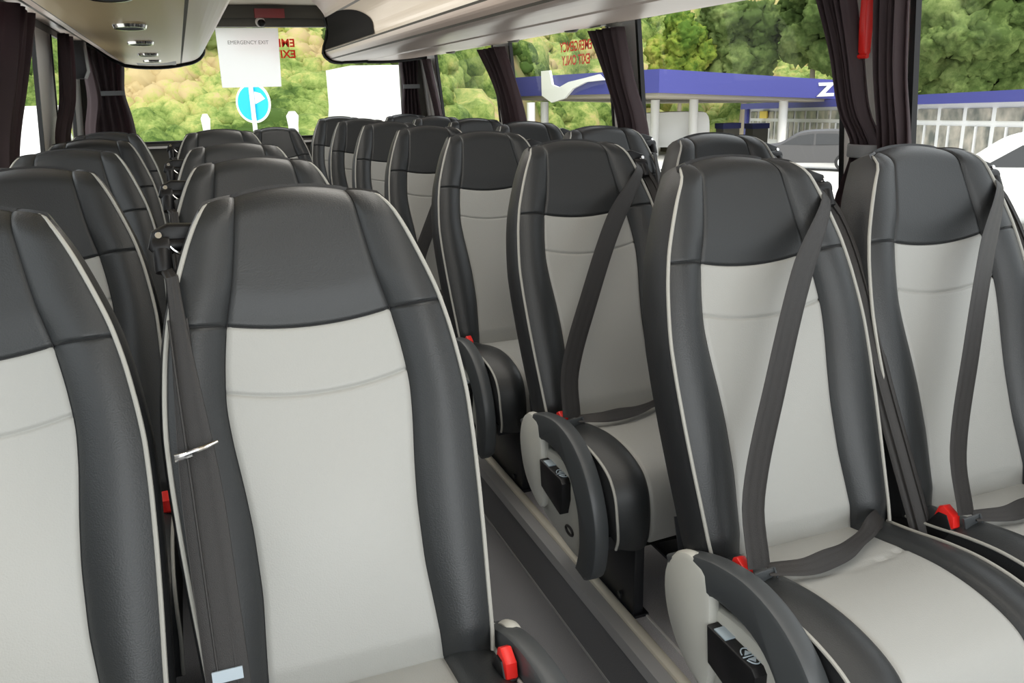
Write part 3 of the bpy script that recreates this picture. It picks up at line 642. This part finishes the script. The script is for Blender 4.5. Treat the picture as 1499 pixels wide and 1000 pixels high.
tree(1.5, 34, 3.2, 2.4, 'fol2', 'bright green tree seen through the left part of the rear window')
tree(5.5, 36, 2.6, 2.0, 'fol3', 'yellow-green tree behind the blue round sign')

# canopy of the filling station
cv = empty('station_canopy', (17.6, 29.8, -1.6), label='blue filling station canopy with pale posts beyond the side windows', cat='canopy')
o3 = Vector((17.6, 29.8, -1.6))
Cp, Rp, Lp = Vector((17.58, 29.8, 0)), Vector((28.1, 31.2, 0)), Vector((15.55, 44.0, 0)); Fp = Rp+(Lp-Cp)
top = [(Cp, 1.97), (Rp, 1.36), (Fp, 1.30), (Lp, 1.93)]; bot = [(Cp, 1.08), (Rp, .56), (Fp, .5), (Lp, 1.02)]
tv = [Vector((p.x, p.y, z))-o3 for p, z in top]; bv = [Vector((p.x, p.y, z))-o3 for p, z in bot]
b = MB(); b.add(tv+bv, [(0,1,5,4),(1,2,6,5),(2,3,7,6),(3,0,4,7),(0,3,2,1)]); b.build('fascia', M['blue'], cv, smooth=False)
b = MB(); cb_ = sum(bv, Vector())/4; b.add([p.lerp(cb_, .03)+Vector((0, 0, .04)) for p in bv]+[p.lerp(cb_, .03)-Vector((0, 0, .12)) for p in bv], [(4,5,6,7),(0,1,5,4),(1,2,6,5),(2,3,7,6),(3,0,4,7)]); b.build('soffit', M['concrete'], cv, smooth=False)
for x, y in ((15.6, 38.2), (20.0, 34.2), (21.5, 33.4), (25.2, 31.9), (16.9, 39.6), (27.0, 42.)):
    b = MB(); b.tube([(x-o3.x, y-o3.y, gz(x, y)-o3.z), (x-o3.x, y-o3.y, .75-o3.z)], .20, 10); b.build('post', M['white'], cv)
d = (Rp-Cp).normalized(); az_ = math.atan2(d.y, d.x); q = Cp.lerp(Rp, .865)
text('Z', 1.05, (q.x-o3.x+d.y*.03, q.y-o3.y-.03, .985-o3.z), (PI/2, 0, az_), M['white'], 'logo', cv, .02, .05).scale = (1.35, .72, 1)
EM = [(8.65, 2.16), (7.91, 2.17), (7.68, 1.53), (7.09, 1.4), (6.28, 1.62), (4.96, 1.76), (3.92, 1.88), (3.52, 1.64), (4.86, 1.59), (5.94, 1.32), (6.63, 0.91), (7.76, 0.73), (8.61, 1.05)]
dl = (Lp-Cp).normalized(); nl = Vector((-dl.y, dl.x, 0)); b = MB(); vs = []
for off in (.03, .15): vs += [(Cp+dl*u+nl*off+Vector((0, 0, z)))-o3 for u, z in EM]
n_ = len(EM); b.add(vs, [tuple(range(n_)), tuple(range(n_, 2*n_))[::-1]]+[(i, (i+1) % n_, n_+(i+1) % n_, n_+i) for i in range(n_)]); b.build('emblem', M['white'], cv, smooth=False)
# shop building
A = Vector((32.34, 44.49)); B = Vector((21.2, 15.8)); L_ = (B-A).length; dd = (B-A)/L_; nn = Vector((dd.y, -dd.x))
if nn.dot(-A) < 0: nn = -nn
def SP(u, z, off=0): p = A+dd*u+nn*off; return (p.x-A.x, p.y-A.y, lerp(.20, 1.02, u/L_)+z+2.0)
sh = empty('shop_building', (A.x, A.y, -2.0), label='white-framed filling station shop with blue fascia behind the parked cars', cat='building')
def slab(b, u0, u1, z0, z1, o0, o1, mi=0): b.add([SP(u0, z0, o0), SP(u1, z0, o0), SP(u1, z1, o0), SP(u0, z1, o0), SP(u0, z0, o1), SP(u1, z0, o1), SP(u1, z1, o1), SP(u0, z1, o1)], [(0,1,2,3),(4,7,6,5),(0,4,5,1),(2,6,7,3),(0,3,7,4),(1,5,6,2)], mi)
b = MB(); slab(b, 0, L_, -.32, 0, .3, -6); b.build('fascia', M['blue'], sh, smooth=False)
b = MB(); slab(b, 0, L_, -2.6, -.32, -.15, -5.5); b.build('wall', M['white'], sh, smooth=False)
b = MB(); slab(b, 0, .5, -2.6, -.32, .05, -.1); slab(b, L_-1.2, L_-.7, -2.6, -.32, .05, -.1); b.build('corner_post', M['blue'], sh, smooth=False)
nb = 17; wd_ = (L_-2.4)/nb
for i in range(nb):
    u0 = .7+i*wd_; b = MB(); slab(b, u0+.16, u0+wd_-.16, -.85, -.48, -.10, -.2); slab(b, u0+.16, u0+wd_-.16, -1.95, -1.02, -.10, -.2); fr = b.build('window', M['grass_g'], sh, smooth=False)
    b = MB(); slab(b, u0+wd_*.5-.05, u0+wd_*.5+.05, -1.95, -1.02, -.06, -.12); b.build('mullion', M['white'], fr, smooth=False)
b = MB(); slab(b, 3.2, 4.6, -.85, -.45, .02, -.04); b.build('yellow_sign', M['yellow'], sh, smooth=False)

def car(loc, head, paint, label, hgt=1.5, length=4.4, name='car', van=False):
    root = empty(name, loc, head, label=label, cat='car'); h = hgt/1.5; l = length/2; W = .88
    prof = [(-l, .30), (-l-.02, .62), (-l+.12, .86), (-l*.45, .98), (-l*.12, 1.40), (l*.15, 1.50), (l*.70, 1.44), (l*.90, 1.02), (l-.02, .92), (l, .55), (l-.05, .30)] if not van else \
           [(-l, .30), (-l-.02, .7), (-l+.1, 1.0), (-l*.80, 1.05), (-l*.62, 1.46), (-l*.4, 1.5), (l*.9, 1.5), (l*.98, 1.3), (l, .8), (l-.02, .3)]
    pr_ = smooth_curve(prof, 44); b = MB()
    sec = [(-1, .93), (-.97, 1), (-.5, 1.0), (.5, 1.0), (.97, 1), (1, .93)]
    P = []
    for k, sc_ in sec:
        P.append([(x*(.985 if abs(k) == 1 else 1), k*W*(1-.17*max(0, (z-.9)/.6)), (z*sc_ if z > 1.3 else z)*h) for x, z in pr_])
    b.grid(P, closed=True); n0 = len(pr_); b.f += [tuple(range(n0)), tuple(range(5*n0, 6*n0))[::-1]]; b.fm += [0, 0]; body = b.build('body', paint, root)
    def win(poly, nm):
        b = MB()
        for sg in (-1, 1): b.add([(x, sg*(W*(1-.17*max(0, (z-.9)/.6))+.012-(.004)), z*h) for x, z in poly], [tuple(range(len(poly)))])
        b.build(nm, M['dkglass'], root, smooth=False, recalc=False)
    if not van:
        win([(-l*.40, 1.0), (-l*.13, 1.33), (l*.12, 1.41), (l*.12, 1.0)], 'front_window'); win([(l*.16, 1.0), (l*.16, 1.41), (l*.50, 1.39), (l*.56, 1.0)], 'rear_window'); win([(l*.61, 1.02), (l*.56, 1.37), (l*.66, 1.35), (l*.83, 1.04)], 'quarter_window')
    else: win([(-l*.74, 1.05), (-l*.60, 1.40), (-l*.3, 1.42), (-l*.3, 1.05)], 'front_window')
    for x in (-l*.62, l*.62):
        for sg in (-1, 1):
            b = MB(); b.disc((x, sg*(W-.18), .33*h), (0, sg, 0), .33*h, .21, 24); wh = b.build('wheel', M['tyre'], root)
            b = MB(); b.disc((x, sg*(W+.02), .33*h), (0, sg, 0), .22*h, .025, 18); b.build('hub', M['hub'], wh)
    for sg in (-1, 1):
        b = MB(); b.disc((-l+.03, sg*.62, .72*h), (-1, 0, 0), .10, .03, 14); b.build('headlight', M['chrome'], root)
    return root
car((21.75, 26.1, gz(21.7, 26)-.0), math.atan2(-.64, .767), M['suv'], 'grey hatchback parked on the forecourt seen above the second-row window seat', 1.4, 4.3)
car((14.9, 11.6, gz(14.9, 11)), math.atan2(-.72, .69)+.1, M['white'], 'white car seen over the nearest window seat, very bright', 1.75, 4.6)
car((20.9, 35.4, gz(21, 35)), math.atan2(-.5, .85), M['white'], 'white van parked under the canopy beside a post', 1.9, 4.6, 'van', True)
car((-2.5, 15.5, -.8), PI/2+.1, M['white'], 'white van glimpsed past the left curtain', 2.0, 4.8, 'van', True)
# petrol pumps
for i, (x, y) in enumerate(((24.2, 34.6), (26.6, 35.6), (23.2, 38.0))):
    root = empty('fuel_pump', (x, y, gz(x, y)), label=['dark fuel pump nearest the canopy post right of the white van', 'dark fuel pump farthest right under the canopy', 'dark fuel pump beside the white van'][i], cat='fuel pump', group='fuel pumps')
    b = MB(); b.box((-.45, -.3, 0), (.45, .3, 1.25)); b.build('cabinet', M['header'], root, smooth=False); b = MB(); b.box((-.5, -.34, 1.25), (.5, .34, 1.5)); b.build('top_sign', M['dkblue'], root, smooth=False)
# truck behind the bus
tr = empty('truck', (3.66, 19.5, -.8), label='white box truck parked behind the rear window', cat='truck')
b = MB(); b.box((0, 0, .75), (1.75, 3.4, 2.71)); b.build('cargo_box', M['white'], tr, smooth=False)
b = MB(); b.box((.15, .1, .5), (1.6, 5.0, .75)); b.build('chassis', M['black'], tr, smooth=False)
b = MB(); b.prism([(3.5, .6), (3.5, 2.3), (4.3, 2.25), (5.0, 1.5), (5.05, .6)], .2, 1.6, bev=.05); b.build('cab', M['white'], tr)
for y in (.9, 4.2):
    for x in (.08, 1.45): b = MB(); b.disc((x, y, .40), (1, 0, 0), .40, .22, 20); b.build('wheel', M['tyre'], tr)
# round sign
sg_ = empty('road_sign', (1.07, 13.95, -.8), label='round blue road sign with white arrow on a white pole behind the bus', cat='road sign')
b = MB(); b.tube([(0, 0, 0), (0, 0, 2.35)], .035, 10); b.build('pole', M['white'], sg_)
dv = Vector((-.72, -1, 0)).normalized(); c0 = Vector((0.02, .06, 2.0))
b = MB(); b.disc(c0, dv, .30, .012, 40); b.build('sign_rim', M['white'], sg_)
b = MB(); b.disc(c0+dv*.006, dv, .265, .012, 40); b.build('sign_face', M['signblue'], sg_)
su = Vector((dv.y, -dv.x, 0))*-1
def sp(u, v): return c0+dv*.022+su*u+Vector((0, 0, v))
b = MB(); b.add([sp(.04, -.02), sp(.22, .06), sp(.15, .14), sp(.04, .17)] if su.x > 0 else [sp(-.04, -.02), sp(-.22, .06), sp(-.15, .14), sp(-.04, .17)], [(0,1,2,3)]); b.build('arrow_mark', M['white'], sg_, smooth=False, recalc=False)
for (x, y, z1, r, lab) in ((1.88, 15.9, 1.03, .11, 'white rounded marker post right of the round blue sign'), (.41, 16.0, 1.03, .08, 'small white marker post left of the round blue sign')):
    b = MB(); b.tube([(0, 0, 0), (0, 0, z1+.8-.25), (0, 0, z1+.8-.08), (0, 0, z1+.8)], [r*.6, r*.8, r, r*.5], 12); o = b.build('marker_post', M['white']); o.location = (x, y, -.8); tag(o, lab, 'post', 'white marker posts')
